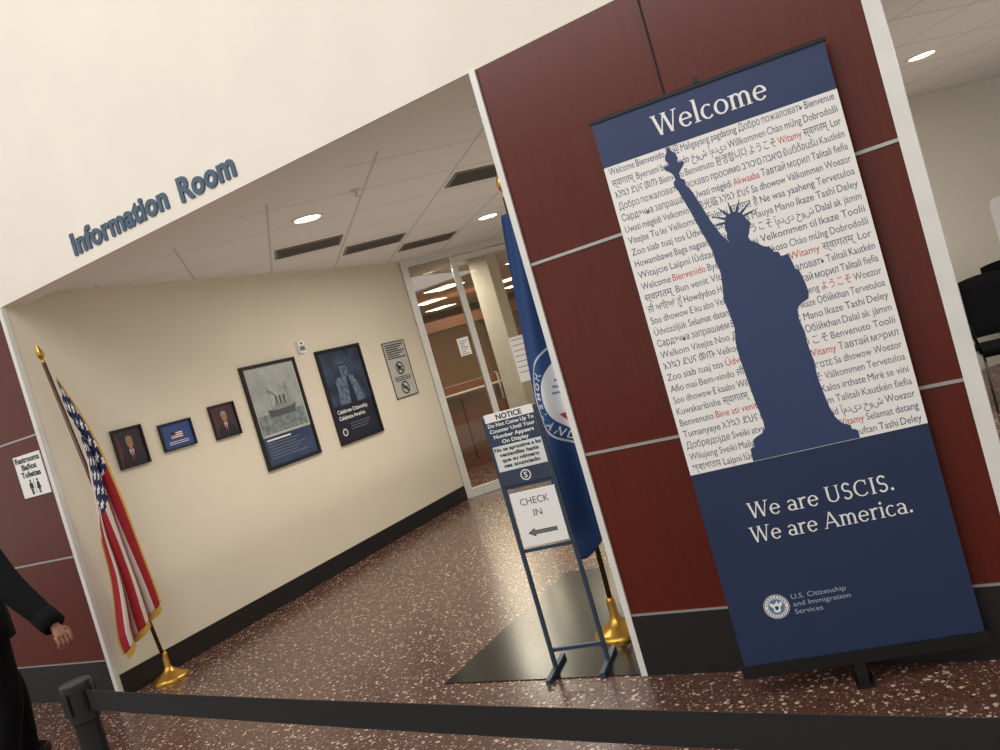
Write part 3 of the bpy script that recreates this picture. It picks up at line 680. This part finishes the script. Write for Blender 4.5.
def agf(a,b):
    z=2.09-1.60*b-.06*math.sin(a*7)*b
    left=-1.765-.185*b**.85; right=-1.59+.05*b
    if b>.92: left+= (b-.92)*.6
    x=left+(right-left)*a
    ph=a*2*math.pi*2.1+b*2.2+.6*math.sin(4*b)
    return Vector((x,3.455+(.010+.036*b)*math.sin(ph),z))
M_sl=mat("seal_white_thread",(206,210,216),.7)
cx0=-1.81+SXC; cz0=SZC
def onflag(x,z):
    b=min(1,max(0,(2.09-z)/1.6))
    for _ in range(3):
        left=-1.765-.185*b**.85; right=-1.59+.05*b; a=(x-left)/(right-left); b=min(1,max(0,(2.09-z-.06*math.sin(a*7)*b)/1.6))
    if a<0 or a>1: return None
    q=agf(a,b); return Vector((x,q.y-.006,z))
extra=[]
def ringword(word,a0,a1,inner,sc):
    for i,chh in enumerate(word):
        if chh==" ": continue
        t=math.radians(a0+(a1-a0)*(i+.5)/len(word)); (vs,fs),wd=textgeo(chh,.012)
        rad=Vector((math.cos(t),math.sin(t))); tan=Vector((math.sin(t),-math.cos(t)))
        up=-rad if inner else rad; rt_=-tan if inner else tan
        r0=.239+.35*sc if inner else .239-.35*sc
        pts=[]
        for x_,y_ in vs:
            q=rad*r0+up*(y_*sc)+rt_*((x_-wd/2)*sc); o=onflag(cx0+q.x,cz0+q.y)
            if o is None: pts=None; break
            pts.append(o)
        if pts: extra.append((pts,fs,M_sl))
ringword("U.S. DEPARTMENT OF",118,-28,False,.042)
ringword("HOMELAND SECURITY",145,345,True,.05)
clothobj("flag_cloth",root,agf,70,90,agency_mat(),extra,label="dark blue cloth with white agency seal")

# ---------------- belt barrier ----------------
pc=Vector((-2.19,1.2,0)); root=empty("belt_stanchion",tuple(pc),"black retractable belt barrier post with black belt","barrier")
m=MB(); m.lathe(pc,[(.17,0),(.17,.01),(.15,.025),(.04,.04),(.033,.05),(.033,.87)],M_black,32); m.obj("post",root)
m=MB(); m.lathe(pc,[(.033,.862),(.033,.868),(.0385,.8685),(.0385,.87),(.0385,.955),(.0385,.966),(.0375,.97),(.037,.9705),(.0,.9705)],mat("black_cap",(26,26,27),.4),40)
for s_ in(0,1,2,3):
    m.box((-.013,-.043,.893),(.013,-.030,.951),M_black,Matrix.Rotation(s_*math.pi/2+.09,3,'Z'),pc)
hd=m.obj("belt_head",root)
M_belt=mat("black_belt_webbing",(20,20,22),.7,scale=120)
m=MB(); q=Vector((.7,.93,0)); d=(q-pc).normalized(); nn=Vector((-d.y,d.x,0))
NS=30
vs=[];fs=[]
for i in range(NS+1):
    t=i/NS; c=pc+(q-pc)*t; zc=.922-.012*math.sin(math.pi*t)+.006*t
    for o,z in((-.001,-.0265),(.001,-.0265),(.001,.0265),(-.001,.0265)): vs.append(c+nn*o+Vector((0,0,zc+z)))
for i in range(NS):
    for j in range(4): k=(j+1)%4; fs.append((i*4+j,(i+1)*4+j,(i+1)*4+k,i*4+k))
m.add(vs,fs,M_belt); m.obj("belt",root)

# ---------------- chairs in the hall ----------------
M_seat=mat("black_upholstery",(9,9,11),.9,bump=.2,scale=60,spec=.1); M_cleg=mat("dark_chrome_leg",(90,90,92),.35,.7)
def chair(c,ang,label):
    r=empty("waiting_chair",(c[0],c[1],0),label,"chair",group="black chairs by the hall wall"); Rz=Matrix.Rotation(ang,3,'Z')
    def T(p): return Rz@Vector(p)+Vector((c[0],c[1],0))
    m=MB(); 
    prof=[(-.23,-.23),(.23,-.23),(.22,.22),(-.22,.22)]
    vs=[T((x,y,z)) for z in(.42,.455,.48) for x,y in [(a*(1 if z<.46 else .94),b*(1 if z<.46 else .94)) for a,b in prof]]
    m.add(vs,[(3,2,1,0)]+[(i*4+j,i*4+(j+1)%4,i*4+4+(j+1)%4,i*4+4+j) for i in range(2) for j in range(4)]+[(8,9,10,11)],M_seat); m.obj("seat",r)
    m=MB(); vs=[]
    for i in range(7):
        t=i/6; z=.52+.46*t; y=.2+.07*t; w=.225*(1-.12*t*t)
        for j in range(7):
            s=j/6*2-1; vs.append(T((w*s,y+.03*(1-s*s),z+(.02*(1-s*s) if i==6 else 0))))
    f0=[(i*7+j,i*7+j+1,i*7+j+8,i*7+j+7) for i in range(6) for j in range(6)]
    m.add(vs,f0,M_seat,True); ob=m.obj("backrest",r); sd=ob.modifiers.new("s","SOLIDIFY"); sd.thickness=.03
    for sx in(-1,1):
        m=MB(); m.tube([T((sx*.235,-.24,0)),T((sx*.225,-.2,.43)),T((sx*.23,.0,.44))],.010,M_cleg,10); m.obj("leg",r)
        m=MB(); m.tube([T((sx*.24,.27,0)),T((sx*.23,.19,.44)),T((sx*.225,.24,.7))],.010,M_cleg,10); m.obj("leg",r)
        m=MB(); m.tube([T((sx*.25,.2,.68)),T((sx*.27,-.05,.68)),T((sx*.26,-.18,.66)),T((sx*.235,-.2,.45))],.013,M_seat,10); m.obj("armrest",r)
chair((.15,7.3),math.radians(8),"black padded armchair with metal legs standing on the hall floor")
chair((.42,8.55),math.radians(30),"black padded armchair beside the grey hall wall")
m=MB(); sh=Sheet(m,Vector((.315,9.515,.92)),(1,1,0),(0,0,1))
pts=[(.05+.05*math.cos(t),.05+.05*math.sin(t)) for t in [math.pi+i*math.pi/12 for i in range(7)]]+[(.55,0),(.55,.64)]+[(.08+.08*math.cos(t),.56+.08*math.sin(t)) for t in [math.pi/2+i*math.pi/12 for i in range(7)]]
sh.poly(pts,M_white,.008)
nP=len(pts); m.add([sh.p(a,b,o_2) for o_2 in(0,.008) for a,b in pts],[(i,(i+1)%nP,nP+(i+1)%nP,nP+i) for i in range(nP)],M_white)
labelled(m.obj("white_wall_board"),"plain white round cornered board on the grey hall wall","board")

# ---------------- person ----------------
M_suit=mat("black_suit_cloth",(14,14,17),.9,bump=.3,scale=40,spec=.15); M_skin=mat("skin",(150,102,84),.55,var=.06); M_hair=mat("dark_hair",(34,26,22),.7); M_shoe=mat("black_leather_shoe",(14,13,13),.3)
def skinmesh(V,E,Rd,sub=2,rootv=0):
    me=bpy.data.meshes.new("s"); me.from_pydata(V,E,[]); ob=bpy.data.objects.new("s",me); COL.objects.link(ob)
    sm=ob.modifiers.new("k","SKIN"); sm.use_smooth_shade=True
    for i,r in enumerate(Rd):
        me.skin_vertices[0].data[i].radius=(r,r) if isinstance(r,(int,float)) else r
        me.skin_vertices[0].data[i].use_root=(i==rootv)
    sb_=ob.modifiers.new("u","SUBSURF"); sb_.levels=sub; sb_.render_levels=sub
    bpy.context.view_layer.update(); dg=bpy.context.evaluated_depsgraph_get(); me2=bpy.data.meshes.new_from_object(ob.evaluated_get(dg))
    vs=[v.co.copy() for v in me2.vertices]; fs=[tuple(p.vertices) for p in me2.polygons]
    bpy.data.objects.remove(ob); return vs,fs
CX,CY=-4.48,2.10
Vp=[(0,0,.93),(0,0,1.08),(.01,-.01,1.24),(.01,-.02,1.37),(.01,0,1.46),(.01,.02,1.53),(.01,.04,1.60),(.01,.03,1.68),
 (.225,-.03,1.335),(.445,-.05,1.075),(.655,-.02,.86),
 (-.19,-.03,1.35),(-.27,-.02,1.08),(-.25,.12,.88),
 (.03,0,.86),(-.08,.06,.48),(-.24,.02,.09),(-.27,.16,.04),
 (-.1,0,.86),(-.23,.16,.48),(-.42,.24,.09),(-.46,.37,.04)]
Vp=[(x+CX,y+CY,z) for x,y,z in Vp]
Ep=[(0,1),(1,2),(2,3),(3,4),(4,5),(5,6),(6,7),(3,8),(8,9),(9,10),(3,11),(11,12),(12,13),(0,14),(14,15),(15,16),(16,17),(0,18),(18,19),(19,20),(20,21)]
Rp=[.13,.125,.13,.10,.055,.072,.086,.058,.074,.070,.052,.07,.062,.048,.095,.078,.062,.04,.095,.078,.062,.04]
root=empty("person",(CX,CY,0),"person in black suit seen from behind with one arm held out","person")
m=MB(); vs,fs=skinmesh(Vp,Ep,Rp)
m.m(M_suit); o=len(m.v); m.v+=vs
for f in fs:
    c=sum((vs[i] for i in f),Vector())/len(f)
    mt=M_suit
    if c.z>1.46: mt=M_skin
    if c.z<.085: mt=M_shoe
    m.f.append([o+i for i in f]); m.mi.append(m.m(mt)); m.sm.append(True)
def hand(wr,dirv,side,inw,K=.9):
    w=Vector(wr); d=Vector(dirv).normalized(); s=Vector(side); s=(s-d*s.dot(d)).normalized(); n=Vector(inw); n=(n-d*n.dot(d)-s*n.dot(s)).normalized()
    V=[w-d*.03,w+d*.02*K,w+d*.05*K,w+d*.085*K]; E=[(0,1),(1,2),(2,3)]; Rr=[(.022,.02),(.026,.017),(.034,.016),(.033,.013)]
    vs,fs=skinmesh([tuple(p) for p in V],E,Rr); m.add(vs,fs,M_skin,True)
    for k,(off,ln) in enumerate(((.030,.072),(.010,.080),(-.011,.074),(-.030,.058))):
        off*=K;ln*=K
        b=w+d*.078*K+s*off; p1=b+d*ln*.40+n*ln*.16; p2=p1+d*ln*.16+n*ln*.36; p3=p2-d*ln*.04+n*ln*.28
        vs,fs=skinmesh([tuple(b-d*.02),tuple(b),tuple(p1),tuple(p2),tuple(p3)],[(0,1),(1,2),(2,3),(3,4)],[.0085,.009,.0085,.008,.007]); m.add(vs,fs,M_skin,True)
    b=w+d*.03*K+s*.03*K; vs,fs=skinmesh([tuple(b-s*.01),tuple(b+s*.010+d*.015+n*.008),tuple(b+s*.014+d*.04+n*.02),tuple(b+s*.01+d*.058+n*.03)],[(0,1),(1,2),(2,3)],[.011,.011,.009,.007]); m.add(vs,fs,M_skin,True)
wl=Vector(Vp[10]); hand(wl+Vector((.005,0,-.004)),(.5,.05,-.85),(.2,1,0),(-1,0,-.4))
wr=Vector(Vp[13]); hand(wr+Vector((0,.01,-.012)),(.05,.5,-.85),(.8,.3,0),(.5,-.6,0))
hx,hy,hz=CX+.01,CY+.04,1.60
for sx in(-1,1):
    m.lathe((hx+sx*.03,hy+.078,hz+.015),[(.0,-.004),(.012,0),(.0,.006)],M_white,12,axis=Vector((0,1,0)))
    m.lathe((hx+sx*.03,hy+.082,hz+.015),[(.0,-.004),(.006,0),(.0,.003)],M_hair,10,axis=Vector((0,1,0)))
    m.lathe((hx+sx*.078,hy-.005,hz),[(.0,-.01),(.026,0),(.018,.012),(.0,.01)],M_skin,14,axis=Vector((sx,0,0)))
m.tube([(hx,hy+.078,hz+.02),(hx,hy+.10,hz-.015),(hx,hy+.075,hz-.025)],[.008,.014,.01],M_skin,10)
m.box((hx-.024,hy+.066,hz-.055),(hx+.024,hy+.076,hz-.047),rt)
m.obj("body",root,label="body in black suit, trousers and shoes")
m=MB(); vs=[];fs=[]
nh=20
for i in range(9):
    ph=math.radians(90-i*14)
    for j in range(nh):
        t=2*math.pi*j/nh; fr_=math.sin(t)>.3
        vs.append(Vector((hx+.092*math.cos(ph)*math.cos(t),hy-.012+.1*math.cos(ph)*math.sin(t),hz+.03+.105*math.sin(ph)+(.05 if fr_ and i>5 else 0))))
for i in range(8):
    for j in range(nh): k=(j+1)%nh; fs.append((i*nh+j,(i+1)*nh+j,(i+1)*nh+k,i*nh+k))
m.add(vs,fs,M_hair,True); m.obj("hair",root)
m=MB(); vs=[];fs=[]; nj=32
rings=[(.80,.165,.135),(.90,.162,.13),(1.02,.15,.12),(1.14,.15,.125),(1.24,.17,.13),(1.34,.16,.11),(1.40,.10,.08),(1.43,.07,.065)]
for z,a,b in rings:
    for j in range(nj):
        t=2*math.pi*j/nj; fold=1+.02*math.sin(5*t+z*9)
        vs.append(Vector((CX+.005+a*math.cos(t)*fold,CY-.01+b*math.sin(t)*fold,z)))
for i in range(len(rings)-1):
    for j in range(nj): k=(j+1)%nj; fs.append((i*nj+j,i*nj+k,(i+1)*nj+k,(i+1)*nj+j))
m.add(vs,fs,M_suit,True)
ob=m.obj("jacket",root,label="black suit jacket"); sd=ob.modifiers.new("s","SOLIDIFY"); sd.thickness=.006
m=MB(); a=Vector(Vp[10]); b=Vector(Vp[9]); dr=(a-b).normalized(); m.tube([a-dr*.07,a-dr*.02,a+dr*.012],[.055,.054,.052],M_suit,20); m.obj("sleeve_cuff",root)

# ---------------- lights ----------------
area("lobby_light",(-3.0,-2.0,6.0),(math.radians(28),0,0),8,4,365,(1,.97,.93))
area("room_light",(-3.3,5.9,HC-.06),(0,0,0),1.6,2.0,42,(1,.97,.91))
area("room_bounce_fill",(-3.3,5.4,.5),(math.radians(180),0,0),3.0,4.0,17,(1,.97,.93))  # unseen upward fill added near the floor to brighten the room ceiling
area("service_room_light",(-6.6,11.2,HC-.06),(0,0,0),2.5,2.5,115,(1,.86,.66))
area("service_column_fill",(-5.9,8.9,HC-.06),(0,0,0),.8,.8,42,(1,.9,.74))  # added fill without a fixture, lifts the dim column behind the glass
area("service_room_light_far",(-8.8,13.8,HC-.06),(0,0,0),2.5,2.5,110,(1,.86,.66))
area("hall_light",(.9,6.4,HC-.06),(0,0,0),1.5,2,56,(1,.96,.9))
area("hall_bounce_fill",(.8,6.4,.5),(math.radians(180),0,0),2,3,15,(1,.96,.9))  # added upward fill, stands in for floor bounce on the hall ceiling
w=bpy.data.worlds.new("w"); bpy.context.scene.world=w; w.use_nodes=True
w.node_tree.nodes["Background"].inputs[0].default_value=(1,.975,.935,1); w.node_tree.nodes["Background"].inputs[1].default_value=.66

# ---------------- camera ----------------
f,pitch_,roll,yaw=824.7978,.0322,.2819,.5266
F0=Vector((-math.sin(yaw),math.cos(yaw),0));R0=Vector((math.cos(yaw),math.sin(yaw),0))
F=F0*math.cos(pitch_)-Vector((0,0,1))*math.sin(pitch_);U0=R0.cross(F)
ix=R0*math.cos(roll)-U0*math.sin(roll);iu=R0*math.sin(roll)+U0*math.cos(roll)
ca=bpy.data.cameras.new("camera");ca.sensor_width=36;ca.lens=f*36/1000;ca.clip_start=.05;co=bpy.data.objects.new("camera",ca);COL.objects.link(co)
Mx=Matrix((ix,iu,-F)).transposed().to_4x4();Mx.translation=Vector((0,0,1.5));co.matrix_world=Mx
bpy.context.scene.camera=co
bpy.context.scene.view_settings.view_transform='Standard'
for o in bpy.data.objects:
    if "_w" in o: del o["_w"]
